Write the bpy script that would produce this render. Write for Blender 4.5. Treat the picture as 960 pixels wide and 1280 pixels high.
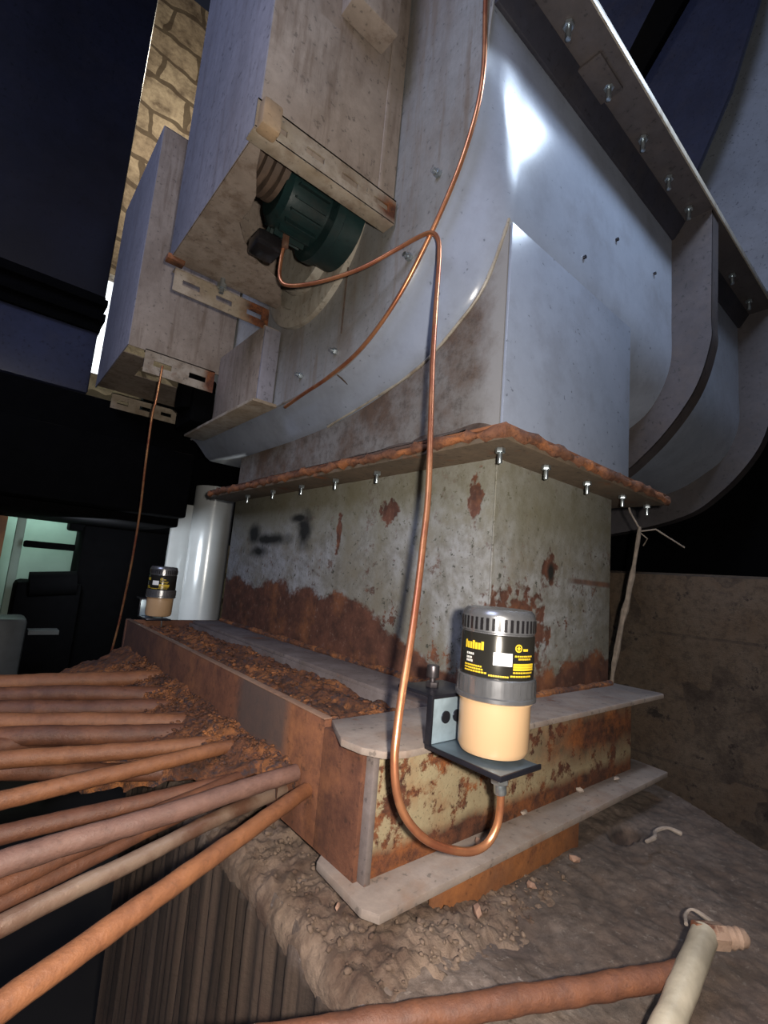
import bpy, bmesh, math, random
from mathutils import Vector, Matrix, noise
random.seed(7)
for o in list(bpy.data.objects): bpy.data.objects.remove(o)
S = bpy.context.scene
COL = S.collection
# ---------------------------------------------------------------- camera
cam = bpy.data.cameras.new('camera'); co = bpy.data.objects.new('camera', cam); COL.objects.link(co)
yaw, pitch, roll = math.radians(50.4), math.radians(7.9), math.radians(4.9)
f = Vector((math.cos(pitch)*math.cos(yaw), math.cos(pitch)*math.sin(yaw), math.sin(pitch)))
r0 = Vector((math.sin(yaw), -math.cos(yaw), 0)); u0 = r0.cross(f)
r = math.cos(roll)*r0 + math.sin(roll)*u0; u = -math.sin(roll)*r0 + math.cos(roll)*u0
CAM = Vector((-0.8081, -0.6171, 0.2271))
M = Matrix((r, u, -f)).transposed().to_4x4(); M.translation = CAM
co.matrix_world = M
cam.sensor_fit = 'VERTICAL'; cam.sensor_height = 36; cam.lens = 601/1280*36
cam.clip_start = 0.02; cam.clip_end = 60
S.camera = co
# ---------------------------------------------------------------- world, light, exposure
W = bpy.data.worlds.new('world'); S.world = W; W.use_nodes = True
W.node_tree.nodes['Background'].inputs[0].default_value = (0.55, 0.65, 1, 1)
W.node_tree.nodes['Background'].inputs[1].default_value = 0.018
S.view_settings.view_transform = 'Standard'; S.view_settings.look = 'None'
S.view_settings.gamma = 1; S.view_settings.use_curve_mapping = False
S.view_settings.exposure = 0.0
def lamp(name, kind, loc, energy, color, size=.1, target=None, size_y=None, spot=None, blend=.5):
    d = bpy.data.lights.new(name, kind); d.energy = energy; d.color = color
    if kind == 'AREA':
        d.size = size
        if size_y: d.shape = 'RECTANGLE'; d.size_y = size_y
    else: d.shadow_soft_size = size
    if kind == 'SPOT': d.spot_size = spot; d.spot_blend = blend
    o = bpy.data.objects.new(name, d); COL.objects.link(o); o.location = loc
    if target is not None:
        o.rotation_euler = (Vector(target)-Vector(loc)).to_track_quat('-Z', 'Y').to_euler()
    return o
# hand torch held beside the phone
lamp('torch_light', 'SPOT', CAM + r*.045 + u*.02 - f*.03, 58, (1, .925, .83), .012, (0.05, .1, .34), spot=math.radians(150), blend=.55)
# work light hung up over the walkway: a short cool tube lying along the fan
lamp('work_tube_light', 'AREA', (.49, -.56, 2.08), 12.5, (.66, .80, 1), .45, (.2, .1, 1.0), size_y=.075)
# cool daylight from the open side of the plant room, up to the left
lamp('daylight_left', 'AREA', (-3.2, -.6, 3.0), 75, (.62, .70, 1), 1.6, (-.3, .9, 1.3))
lamp('back_room_fill', 'POINT', (-.55, 3.2, .75), 11, (.72, 1, .90), .12)  # unseen lamp added to brighten the green partition
lamp('back_wall_fill', 'POINT', (.3, 3.0, 4.0), 95, (1, .9, .72), .2)  # unseen warm lamp added to light the pale blocks
lamp('tank_light', 'POINT', (-.10, 2.75, .3), 0.01, (1, .97, .9), .05)  # unseen lamp added beside the tank, almost off

# ---------------------------------------------------------------- mesh helpers
class MB:
    def __init__(s): s.b = bmesh.new()
    def box(s, a, b, bev=0, rot=None, piv=None):
        t = bmesh.new()
        bmesh.ops.create_cube(t, size=1)
        c = [(a[i]+b[i])/2 for i in range(3)]; d = [abs(b[i]-a[i]) for i in range(3)]
        bmesh.ops.scale(t, vec=d, verts=t.verts)
        if bev:
            bmesh.ops.bevel(t, geom=t.edges[:], offset=min(bev, min(d)*.45), segments=2, affect='EDGES', profile=.5)
        bmesh.ops.translate(t, vec=c, verts=t.verts)
        if rot: bmesh.ops.transform(t, matrix=Matrix.Translation(piv or c) @ rot @ Matrix.Translation(-Vector(piv or c)), verts=t.verts)
        s.join(t); return s
    def join(s, t):
        m = bpy.data.meshes.new('tmp'); t.to_mesh(m); t.free(); s.b.from_mesh(m); bpy.data.meshes.remove(m)
    def prism(s, pts, axis, lo, hi, bev=0):
        """extrude a polygon (2D points in the other two axes, in xyz order) along axis"""
        t = bmesh.new()
        def v(p, h):
            q = list(p); q.insert(axis, h); return q
        A = [t.verts.new(v(p, lo)) for p in pts]; B = [t.verts.new(v(p, hi)) for p in pts]
        t.faces.new(A); t.faces.new(B[::-1]); n = len(pts)
        for i in range(n): t.faces.new((A[i], B[i], B[(i+1) % n], A[(i+1) % n]))
        bmesh.ops.recalc_face_normals(t, faces=t.faces)
        if bev: bmesh.ops.bevel(t, geom=t.edges[:], offset=bev, segments=2, affect='EDGES', profile=.5)
        s.join(t); return s
    def cyl(s, a, b, ra, rb=None, n=24, caps=True, bev=0):
        rb = ra if rb is None else rb
        a = Vector(a); b = Vector(b); d = (b-a); L = d.length
        t = bmesh.new()
        bmesh.ops.create_cone(t, cap_ends=caps, segments=n, radius1=ra, radius2=rb, depth=L)
        if bev:
            es = [e for e in t.edges if abs(e.verts[0].co.z-e.verts[1].co.z) < 1e-6]
            bmesh.ops.bevel(t, geom=es, offset=bev, segments=2, affect='EDGES', profile=.5)
        q = Vector((0, 0, 1)).rotation_difference(d.normalized()).to_matrix().to_4x4()
        bmesh.ops.transform(t, matrix=Matrix.Translation((a+b)/2) @ q, verts=t.verts)
        s.join(t); return s
    def lathe(s, prof, origin=(0, 0, 0), axis='Z', n=48):
        """prof = [(radius, height)]"""
        t = bmesh.new(); rings = []
        for (rr, h) in prof:
            ring = []
            for k in range(n):
                a = 2*math.pi*k/n
                p = (rr*math.cos(a), rr*math.sin(a), h)
                if axis == 'X': p = (h, rr*math.cos(a), rr*math.sin(a))
                if axis == 'Y': p = (rr*math.cos(a), h, rr*math.sin(a))
                ring.append(t.verts.new(Vector(p)+Vector(origin)))
            rings.append(ring)
        for i in range(len(rings)-1):
            for k in range(n): t.faces.new((rings[i][k], rings[i][(k+1) % n], rings[i+1][(k+1) % n], rings[i+1][k]))
        if prof[0][0] > 1e-5: t.faces.new(rings[0])
        if prof[-1][0] > 1e-5: t.faces.new(rings[-1])
        bmesh.ops.remove_doubles(t, verts=t.verts, dist=1e-6)
        bmesh.ops.recalc_face_normals(t, faces=t.faces)
        s.join(t); return s
    def tube(s, pts, rad, n=12, jitter=0):
        pts = [Vector(p) for p in pts]; t = bmesh.new(); rings = []
        up = Vector((.13, .21, .97)); prev = None
        for i, p in enumerate(pts):
            d = (pts[min(i+1, len(pts)-1)] - pts[max(i-1, 0)]).normalized()
            if prev is None: a = d.cross(up).normalized()
            else: a = (prev - d*prev.dot(d)).normalized()
            prev = a; b = d.cross(a)
            rr = rad[i] if isinstance(rad, (list, tuple)) else rad
            ring = []
            for k in range(n):
                an = 2*math.pi*k/n; q = p + (a*math.cos(an)+b*math.sin(an))*rr
                if jitter: q += (q-p)*noise.noise(q*45)*jitter
                ring.append(t.verts.new(q))
            rings.append(ring)
        for i in range(len(rings)-1):
            for k in range(n): t.faces.new((rings[i][k], rings[i][(k+1) % n], rings[i+1][(k+1) % n], rings[i+1][k]))
        t.faces.new(rings[0]); t.faces.new(rings[-1])
        bmesh.ops.recalc_face_normals(t, faces=t.faces)
        s.join(t); return s
    def chunk(s, p, size, flat=1):
        t = bmesh.new(); bmesh.ops.create_icosphere(t, subdivisions=1, radius=size)
        sd = Vector((random.random()*50, random.random()*50, random.random()*50))
        for v in t.verts: v.co *= 1+.6*noise.noise(v.co/size*.9+sd)
        R = Matrix.Rotation(random.random()*6.28, 4, 'Z') @ Matrix.Rotation(random.uniform(-.4, .4), 4, 'X') @ Matrix.Diagonal((1, random.uniform(.5, .9), flat, 1))
        bmesh.ops.transform(t, matrix=Matrix.Translation(p) @ R, verts=t.verts)
        s.join(t); return s
    def quadstrip(s, rows):
        t = bmesh.new(); vs = [[t.verts.new(p) for p in row] for row in rows]
        for i in range(len(vs)-1):
            for k in range(len(vs[i])-1): t.faces.new((vs[i][k], vs[i+1][k], vs[i+1][k+1], vs[i][k+1]))
        bmesh.ops.recalc_face_normals(t, faces=t.faces)
        s.join(t); return s
    def obj(s, name, mat, parent=None, smooth=True, angle=35):
        m = bpy.data.meshes.new(name); s.b.to_mesh(m); s.b.free()
        o = bpy.data.objects.new(name, m); COL.objects.link(o)
        m.materials.append(mat)
        if smooth:
            for p in m.polygons: p.use_smooth = True
            m.set_sharp_from_angle(angle=math.radians(angle))
        if parent: o.parent = parent
        return o
def tag(o, label=None, cat=None, group=None, kind=None):
    for k, v in (('label', label), ('category', cat), ('group', group), ('kind', kind)):
        if v: o[k] = v
    return o
def thing(name, label, cat, group=None, loc=(0, 0, 0)):
    o = bpy.data.objects.new(name, None); COL.objects.link(o); o.location = loc; o.empty_display_size = .05
    return tag(o, label, cat, group)
def smoothpath(pts, k=6):
    P = [Vector(p) for p in pts]; out = []
    for i in range(len(P)-1):
        a = P[max(i-1, 0)]; b = P[i]; c = P[i+1]; d = P[min(i+2, len(P)-1)]
        for j in range(k):
            t = j/k
            out.append(.5*((2*b)+(c-a)*t+(2*a-5*b+4*c-d)*t*t+(3*b-a-3*c+d)*t**3))
    out.append(P[-1]); return out

# ---------------------------------------------------------------- materials
class NT:
    def __init__(s, name):
        s.m = bpy.data.materials.new(name); s.m.use_nodes = True; s.t = s.m.node_tree
        s.p = s.t.nodes['Principled BSDF']
        s.tc = s.t.nodes.new('ShaderNodeTexCoord')
        s.P = s.tc.outputs['Object']
    def n(s, typ, **kw):
        x = s.t.nodes.new('ShaderNode'+typ)
        for k, v in kw.items(): setattr(x, k, v)
        return x
    def set(s, sock, v):
        if hasattr(v, 'default_value') or hasattr(v, 'is_output'): s.t.links.new(v, sock)
        else: sock.default_value = v
    def noise(s, scale, detail=4, rough=.55, vec=None, stretch=None, dist=0):
        x = s.n('TexNoise'); v = vec or s.P
        if stretch:
            mp = s.n('Mapping'); s.t.links.new(v, mp.inputs[0]); mp.inputs['Scale'].default_value = stretch; v = mp.outputs[0]
        s.t.links.new(v, x.inputs['Vector']); x.inputs['Scale'].default_value = scale
        x.inputs['Detail'].default_value = detail; x.inputs['Roughness'].default_value = rough; x.inputs['Distortion'].default_value = dist
        return x.outputs['Fac']
    def ramp(s, v, lo, hi, a=0., b=1.):
        x = s.n('MapRange'); x.clamp = True
        s.set(x.inputs['Value'], v); x.inputs[1].default_value = lo; x.inputs[2].default_value = hi; x.inputs[3].default_value = a; x.inputs[4].default_value = b
        return x.outputs[0]
    def math(s, op, a, b=0.):
        x = s.n('Math', operation=op); s.set(x.inputs[0], a); s.set(x.inputs[1], b); return x.outputs[0]
    def mix(s, fac, a, b):
        x = s.n('Mix', data_type='RGBA'); s.set(x.inputs[0], fac)
        for i, v in ((6, a), (7, b)):
            if isinstance(v, (tuple, list)): v = (*v, 1)
            s.set(x.inputs[i], v)
        return x.outputs[2]
    def xyz(s):
        x = s.n('SeparateXYZ'); s.t.links.new(s.P, x.inputs[0]); return x.outputs
    def blob(s, c, rad, soft=.4, wob=.5, nscale=14):
        v = s.n('VectorMath', operation='SUBTRACT'); s.t.links.new(s.P, v.inputs[0]); v.inputs[1].default_value = c
        w = s.n('VectorMath', operation='DIVIDE'); s.t.links.new(v.outputs[0], w.inputs[0]); w.inputs[1].default_value = rad
        l = s.n('VectorMath', operation='LENGTH'); s.t.links.new(w.outputs[0], l.inputs[0])
        d = s.math('ADD', l.outputs['Value'], s.math('MULTIPLY', s.math('SUBTRACT', s.noise(nscale, 4), .5), wob*2))
        return s.ramp(d, 1-soft/2, 1+soft/2, 1, 0)
    def bump(s, h, strength=.3, dist=.004):
        b = s.n('Bump'); s.t.links.new(h, b.inputs['Height']); b.inputs['Strength'].default_value = strength; b.inputs['Distance'].default_value = dist
        s.t.links.new(b.outputs[0], s.p.inputs['Normal'])
    def done(s, col, rough=.6, metal=0., spec=None):
        if isinstance(col, (tuple, list)): col = (*col, 1)
        s.set(s.p.inputs['Base Color'], col); s.set(s.p.inputs['Roughness'], rough); s.set(s.p.inputs['Metallic'], metal)
        if spec is not None: s.p.inputs['Specular IOR Level'].default_value = spec
        return s.m
RD = (.035, .012, .006); RO = (.30, .095, .022); RB = (.13, .042, .018)
def rustcol(m, sc=30, dark=RD, mid=RB, hot=RO):
    a = m.mix(m.ramp(m.noise(sc, 8, .75), .38, .60), dark, mid)
    a = m.mix(m.ramp(m.noise(sc*.35, 8, .75), .47, .66), a, hot)
    return m.mix(m.ramp(m.noise(sc*3.5, 5, .75), .56, .66, 0, .6), a, tuple(c*.3 for c in dark))
def plain(name, col, rough=.5, metal=0., var=.25, scale=20, bump=0, spec=None):
    m = NT(name); c2 = tuple(c*(1-var) for c in col)
    c = m.mix(m.ramp(m.noise(scale, 5), .35, .65), col, c2)
    if bump: m.bump(m.noise(scale*6, 5), bump, .003)
    return m.done(c, rough, metal, spec)
def paint(name, c1, c2, rust=.62, soft=.06, scale=4, rough=.5, metal=0., bump=.15, streak=0, grime=(.09, .07, .05), grime_amt=.5, rscale=22, spots=None, zband=None, spec=None, speck=.64, mottle=.35):
    m = NT(name)
    base = m.mix(m.ramp(m.noise(scale, 5, .6), .35, .65), c1, c2)
    g = m.ramp(m.noise(scale*2.3, 6, .65, stretch=(1, 1, .35) if streak else None), .48, .75, 0, grime_amt)
    base = m.mix(g, base, grime)
    sp = m.ramp(m.noise(rscale*3.2, 3, .5), speck, speck+.04)
    base = m.mix(m.math('MULTIPLY', sp, .7), base, tuple(c*.35 for c in c1))
    mot = m.ramp(m.noise(rscale*1.6, 9, .78), .36, .66)
    base = m.mix(m.math('MULTIPLY', mot, mottle), base, tuple(c*.45 for c in c2))
    if streak:
        st = m.ramp(m.noise(26, 5, .7, stretch=(1, 1, .09)), .52, .66, 0, .55)
        base = m.mix(st, base, grime)
    rm = m.ramp(m.noise(rscale*.35, 8, .7), rust, rust+soft)
    if zband:
        z = m.xyz()[2]
        zz = m.math('ADD', z, m.math('MULTIPLY', m.math('SUBTRACT', m.noise(9, 8, .7), .5), zband[1]))
        rm = m.math('MAXIMUM', rm, m.ramp(zz, zband[0]-.006, zband[0]+.006, 1, 0))
    if spots:
        for (c, rad, soft_) in spots: rm = m.math('MAXIMUM', rm, m.blob(c, rad, soft_))
    col = m.mix(rm, base, rustcol(m))
    m.bump(m.math('ADD', m.noise(rscale*4, 6, .7), m.math('MULTIPLY', rm, -.6)), bump, .003)
    return m.done(col, m.ramp(rm, 0, 1, rough, .85), m.ramp(rm, 0, 1, metal, 0), spec)

grey_paint = paint('grey_blue_housing_paint', (.325, .365, .45), (.285, .32, .395), rust=.74, scale=3, rough=.22, bump=.05, grime_amt=.3, spec=.5, speck=.69, mottle=.12)
side_paint = paint('dusty_grey_side_paint', (.33, .33, .33), (.24, .235, .225), rust=.70, scale=3, rough=.5, bump=.12, streak=1, grime=(.17, .12, .08), grime_amt=.75)
beige_paint = paint('dirty_beige_paint', (.38, .315, .265), (.28, .225, .185), rust=.685, scale=5, rough=.55, bump=.15, streak=1, grime=(.13, .085, .055), grime_amt=.7)
rail_paint = paint('dirty_cream_rail_paint', (.42, .36, .29), (.30, .24, .17), rust=.60, soft=.12, scale=9, rough=.6, bump=.2, grime=(.14, .08, .04), grime_amt=.8, spots=[((-.18, .905, 1.10), (.06, .05, .06), .8), ((-.185, 1.31, .97), (.03, .05, .07), .8), ((-.12, .30, 1.18), (.05, .05, .03), .8)])
dark_paint = paint('dark_grey_flange_paint', (.085, .075, .08), (.06, .052, .055), rust=.70, scale=5, rough=.5, bump=.08, grime=(.11, .08, .06), grime_amt=.4)
duct_blue = paint('dark_blue_duct_paint_and_glare', (.035, .042, .085), (.026, .03, .06), rust=.9, scale=4, rough=.42, bump=.04, grime_amt=.15)
duct_black = paint('black_blue_duct_paint', (.010, .011, .024), (.007, .007, .014), rust=.9, scale=3, rough=.42, bump=.05, grime_amt=.05)
black_steel = plain('black_steel_and_void', (.0025, .0025, .003), .9, spec=.05)  # also on sheets that stand in for unlit space
plate_mat = paint('dusty_grey_plate', (.31, .25, .205), (.21, .165, .14), rust=.62, soft=.1, scale=8, rough=.8, bump=.25, grime=(.22, .12, .07), grime_amt=.6)
web_mat = paint('peeling_cream_paint_on_rust', (.36, .29, .17), (.27, .215, .13), rust=.505, soft=.06, scale=6, rough=.7, bump=.4, grime=(.24, .11, .045), grime_amt=.9, rscale=75, mottle=.2,
                spots=[((.0, -.07, -.185), (1.2, .2, .035), .5), ((.35, -.07, -.07), (.26, .2, .05), .9)])
m = NT('rusty_channel_steel')
cc = rustcol(m, 12, (.075, .026, .014), (.155, .058, .028), (.26, .10, .038))
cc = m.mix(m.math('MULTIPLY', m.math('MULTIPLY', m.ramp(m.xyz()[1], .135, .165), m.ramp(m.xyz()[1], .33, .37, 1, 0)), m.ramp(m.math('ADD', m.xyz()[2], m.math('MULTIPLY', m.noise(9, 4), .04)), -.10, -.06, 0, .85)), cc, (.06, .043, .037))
cc = m.mix(m.ramp(m.xyz()[1], .35, 1.2, 0, .55), cc, (.06, .028, .022))  # far end darkened in the colour, standing in for light falloff
m.bump(m.noise(110, 7, .75), .45, .003)
chan_mat = m.done(cc, .85)
strip_mat = paint('dusty_steel_strip', (.20, .165, .155), (.115, .085, .075), rust=.58, soft=.1, scale=8, rough=.85, bump=.3)
gasket = NT('rust_orange_gasket'); gasket.bump(gasket.noise(90, 6, .7), .6, .004)
gasket = gasket.done(rustcol(gasket, 26, (.09, .035, .018), (.20, .085, .045), (.42, .15, .05)), .85)
bolt_mat = plain('zinc_bolt_steel', (.55, .62, .66), .28, .9, .3, 60)
bar_rust = []
for i, (a, b, c) in enumerate((((.085, .03, .014), (.18, .070, .030), (.28, .115, .045)), ((.075, .038, .03), (.15, .078, .058), (.22, .12, .085)), ((.045, .018, .011), (.11, .042, .022), (.20, .075, .03)))):
    m = NT('rusty_bar_%d' % i); m.bump(m.noise(120, 6, .7), .5, .003); bar_rust.append(m.done(m.mix(.45, rustcol(m, 26, a, b, c), tuple(v*1.25 for v in b)), .58))
m = NT('bare_bar_steel'); m.bump(m.noise(140, 5, .7), .5, .002)
bar_steel = m.done(m.mix(m.ramp(m.noise(16, 6, .6), .4, .62), (.24, .165, .12), (.13, .065, .042)), .42, .3)
m = NT('rust_flakes'); m.bump(m.noise(110, 6, .7), .9, .006)
flakes = m.done(m.mix(m.ramp(m.noise(70, 5, .7), .5, .62), rustcol(m, 22, (.03, .011, .006), (.17, .060, .024), (.42, .155, .045)), (.05, .03, .03)), .9)
m = NT('crusted_dirt'); m.bump(m.noise(90, 6, .7), .8, .006)
dirt = m.done(m.mix(m.ramp(m.noise(12, 6, .65), .38, .62), (.075, .043, .028), (.20, .14, .10)), .95)
# concrete plinth: dusty grey-brown top, ribbed form-work side
m = NT('stained_concrete'); zz = m.xyz()
top = m.mix(m.ramp(m.noise(5, 8, .7), .40, .60), (.20, .155, .128), (.10, .068, .05))
top = m.mix(m.ramp(m.noise(60, 8, .8), .46, .60, 0, .6), top, (.06, .040, .03))
top = m.mix(m.ramp(m.noise(85, 4, .7), .60, .66, 0, .7), top, (.30, .25, .21))
top = m.mix(m.ramp(m.noise(2.2, 4, .6), .55, .75, 0, .8), top, (.125, .108, .115))
top = m.mix(m.ramp(m.noise(38, 5, .7), .6, .68), top, (.07, .045, .03))
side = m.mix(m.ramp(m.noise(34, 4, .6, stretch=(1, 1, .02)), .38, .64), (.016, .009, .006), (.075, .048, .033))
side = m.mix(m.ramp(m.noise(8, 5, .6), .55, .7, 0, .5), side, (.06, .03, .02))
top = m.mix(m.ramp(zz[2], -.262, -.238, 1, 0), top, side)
m.bump(m.noise(70, 7, .7), .5, .006)
concrete = m.done(top, .9)
m = NT('dark_earthy_masonry')
br = m.n('TexBrick'); mp = m.n('Mapping'); m.t.links.new(m.P, mp.inputs[0]); mp.inputs['Rotation'].default_value = (math.pi/2, 0, math.pi/2)
m.t.links.new(mp.outputs[0], br.inputs[0]); br.inputs['Scale'].default_value = 2.2; br.inputs['Mortar Size'].default_value = .012
for k, c in ((1, (.10, .064, .038)), (2, (.076, .048, .029)), (3, (.035, .022, .014))): br.inputs[k].default_value = (*c, 1)
c = m.mix(m.ramp(m.noise(7, 7, .7), .4, .62), br.outputs['Color'], (.105, .074, .05))
c = m.mix(m.ramp(m.noise(14, 5, .7), .60, .66), c, (.02, .012, .008))
c = m.mix(m.ramp(m.noise(34, 9, .8), .47, .6, 0, .55), c, (.03, .019, .012))
m.bump(m.noise(25, 9, .8), .9, .014)
wall_mat = m.done(c, .95)
m = NT('pale_masonry_blocks')
br = m.n('TexBrick'); mp = m.n('Mapping'); m.t.links.new(m.P, mp.inputs[0]); mp.inputs['Rotation'].default_value = (math.pi/2, 0, 0)
va = m.n('VectorMath', operation='ADD'); nz = m.n('TexNoise'); nz.inputs['Scale'].default_value = 2.2; m.t.links.new(m.P, nz.inputs['Vector'])
m.t.links.new(mp.outputs[0], va.inputs[0]); sc_ = m.n('VectorMath', operation='SCALE'); sc_.inputs['Scale'].default_value = .30; m.t.links.new(nz.outputs['Color'], sc_.inputs[0]); m.t.links.new(sc_.outputs[0], va.inputs[1]); m.t.links.new(va.outputs[0], br.inputs[0]); br.inputs['Scale'].default_value = .85; br.inputs['Mortar Size'].default_value = .02
for k, c in ((1, (.46, .37, .26)), (2, (.34, .26, .18)), (3, (.12, .09, .06))): br.inputs[k].default_value = (*c, 1)
m.bump(m.noise(20, 6), .5, .02)
block_mat = m.done(m.mix(m.ramp(m.noise(5, 6, .7), .4, .7), br.outputs['Color'], (.07, .045, .03)), .9)
m = NT('copper'); cc = m.mix(m.ramp(m.noise(14, 4, .6), .4, .62), (.68, .30, .145), (.45, .16, .085))
copper = m.done(cc, .34, .75)
m = NT('dull_copper'); copper_dull = m.done(m.mix(m.ramp(m.noise(18, 4, .6), .4, .6), (.55, .28, .13), (.30, .10, .06)), .38, .7)
green_motor = paint('dark_green_motor_paint', (.010, .030, .029), (.006, .018, .018), rust=.8, rough=.4, scale=8, grime_amt=.3, grime=(.04, .03, .02))
cream_metal = paint('cream_bearing_paint', (.45, .42, .36), (.34, .30, .24), rust=.66, rough=.45, scale=7, grime_amt=.6, streak=1, grime=(.16, .11, .07))
brown_fin = plain('brown_dusty_fin', (.10, .065, .045), .7, 0, .5, 20)
black_plastic = plain('glossy_black_plastic', (.012, .011, .012), .22, 0, .1, 10)
grey_plastic = plain('chrome_like_ribbed_plastic', (.30, .30, .31), .27, .75, .3, 30)
clear_grease = plain('tan_grease_reservoir', (.50, .325, .18), .30, 0, .05, 6)
label_black = plain('black_label_print', (.035, .033, .028), .20, .5, .1, 20)
yellow = plain('yellow_print', (.75, .50, .03), .4, 0, .15, 120)
white_print = plain('pale_print', (.7, .68, .62), .4, 0, .1, 60)
zinc_blue = plain('zinc_plated_bracket', (.42, .53, .60), .32, .45, .35, 25)
dark_zinc = plain('black_bracket_edge', (.03, .03, .04), .3, .6, .2, 30)
tank_mat = plain('glossy_pale_tank', (.62, .64, .64), .22, .15, .18, 3)
green_wall = plain('pale_green_paint', (.33, .46, .40), .6, 0, .25, 3)
wood = plain('brown_timber', (.30, .13, .045), .6, 0, .4, 12)
twig_mat = plain('dry_twig', (.26, .21, .17), .9, 0, .4, 50, .4)
floor_mat = plain('black_floor_dirt', (.015, .012, .011), .9, 0, .3, 4)

# ================================================================ SETTING
def struct(name, mb, mat): return tag(mb.obj(name, mat), kind='structure')
fl = MB(); fl.box((-5, -4, -1.35), (5, 6, -1.25)); struct('floor', fl, floor_mat)
# low masonry wall at the right, behind the plinth
rows = []
wr = MB()
nY, nZ = 90, 46
def wr_x(y, z): return 1.24 + .022*noise.noise(Vector((y*3, z*3, 2))) + .012*noise.noise(Vector((y*11, z*11, 5)))
for i in range(nY+1):
    y = -1.6 + 3.6*i/nY
    rows.append([(wr_x(y, z), y, z) for z in [-1.25+(1.585)*j/nZ for j in range(nZ+1)]] + [(1.27, y, .345), (1.62, y, .345), (1.62, y, -1.25)])
wr.quadstrip(rows); struct('wall_right', wr, wall_mat)
# far wall of pale blocks with a daylit opening
wb = MB()
wx0, wx1, wz0, wz1 = -.60, -.10, 1.80, 2.75
for a, b in (((-5, -1.25), (wx0, 6)), ((wx1, -1.25), (4, 6)), ((wx0, -1.25), (wx1, wz0)), ((wx0, wz1), (wx1, 6))):
    wb.box((a[0], 4.2, a[1]), (b[0], 4.45, b[1]))
struct('wall_back', wb, block_mat)
m = NT('daylight_pane'); m.p.inputs['Emission Color'].default_value = (.85, .93, 1, 1); m.p.inputs['Emission Strength'].default_value = 2.2
day = m.done((.8, .85, .9), .3)
wi = MB(); wi.box((wx0-.02, 4.34, wz0-.02), (wx1+.02, 4.36, wz1+.02)); struct('window_1', wi, day)

# concrete plinth
pl = MB()
top_pts = []
NX, NY = 190, 300
def edge_x(y): return -.43 + .012*noise.noise(Vector((y*6, 0, 3))) + .008*noise.noise(Vector((y*25, 0, 8)))
def end_x(y): return .70 + .60*min(0, y+.02) + .03*noise.noise(Vector((y*4, 7, 0))) + .05*max(0, y)
def drop(x):
    t = min(max((x+.33)/.2, 0), 1); return .030*t*t*(3-2*t)
def ztop(x, y):
    z = -.222 - drop(x) + .005*noise.noise(Vector((x*9, y*9, 0))) + .003*noise.noise(Vector((x*30, y*30, 4))) + .0025*noise.noise(Vector((x*75, y*75, 4)))
    d = math.hypot((x-.30)/.055, (y+.145)/.028)
    if d < 1: z -= .035*(1-d*d)
    return z
rows = []
for i in range(NY+1):
    y = -.75 + 1.47*i/NY
    a, b = edge_x(y), end_x(y)
    row = []
    for k in range(16):                                     # side, bottom to top, with vertical ribs
        zz_ = -1.25 + (1.25-.262)*k/15
        rib = .0035*math.sin(y*2*math.pi/.031) + .006*noise.noise(Vector((y*38, zz_*2, 0)))
        row.append((a - rib - .012*(zz_+.26), y, zz_))
    row.append((a+.002, y, -.242))
    for j in range(NX+1):
        x = a + .012 + (b-a-.012)*j/NX
        row.append((x, y, ztop(x, y)))
    row.append((b+.01, y, -.30)); row.append((b+.03, y, -1.25))
    rows.append(row)
pl.quadstrip(rows)
pl.box((-.40, -.749, -1.25), (.1, -.745, -.26))
plinth = tag(pl.obj('concrete_plinth', concrete, angle=60), 'stained concrete plinth with a ribbed side that carries the rusty steel base', 'plinth')
pb = MB(); pb.prism([(-.12, .72), (1.1, .72), (1.15, 1.7), (-.12, 1.7)], 2, -1.25, -.225, .01)
pb.obj('rear_block', concrete, plinth)

# ================================================================ STEEL BASE FRAME
base = thing('steel_base_frame', 'rusty welded steel base frame on the concrete plinth, under the painted column', 'base frame')
def wavy_prism(pts, z0, z1, amp=.0):
    mb = MB(); mb.prism(pts, 2, z0, z1, .0015); return mb
mb = wavy_prism([(-.34, .034), (-.378, -.046), (-.372, -.085), (-.355, -.112), (-.325, -.124), (.562, -.124), (.575, -.115), (.565, .03), (.3, .03), (-.13, .034)], -.010, 0)
mb.obj('top_plate', plate_mat, base)
mb = MB(); mb.prism([(-.128, .034), (.0, .034), (.0, 1.36), (-.115, 1.36)], 2, -.010, .0005, .001); mb.obj('inner_strip', strip_mat, base)
mb = MB(); mb.box((-.335, -.072, -.185), (.50, -.060, -.010), .002); mb.obj('front_web', web_mat, base)
mb = MB(); mb.box((.515, -.05, -.185), (.528, .9, -.010), .002); mb.obj('end_web', web_mat, base)
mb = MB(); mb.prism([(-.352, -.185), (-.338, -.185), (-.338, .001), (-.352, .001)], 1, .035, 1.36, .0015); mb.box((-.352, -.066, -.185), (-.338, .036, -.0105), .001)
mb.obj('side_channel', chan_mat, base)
mb = MB(); mb.box((-.3535, .035, .001), (-.338, 1.36, .0035), .001); mb.obj('channel_lip', paint('dusty_worn_lip', (.30, .19, .13), (.22, .12, .08), rust=.6), base)
mb = MB(); mb.box((-.345, -.082, -.185), (-.333, -.058, -.012), .003); mb.obj('corner_weld', strip_mat, base)
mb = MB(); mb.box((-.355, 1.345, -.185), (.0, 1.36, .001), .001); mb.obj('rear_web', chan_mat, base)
mb = MB(); mb.prism([(-.366, .002), (-.372, -.112), (-.360, -.134), (.572, -.130), (.585, -.05), (.575, .03), (-.33, .03)], 2, -.196, -.184, .0015); mb.obj('bottom_flange', plate_mat, base)
mb = MB(); mb.box((-.24, -.114, -.275), (.17, -.104, -.195), .002); mb.obj('packing_plate', paint('orange_rust_plate', (.30, .11, .03), (.14, .045, .018), rust=.55, rough=.85, bump=.4, mottle=.5), base)
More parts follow.
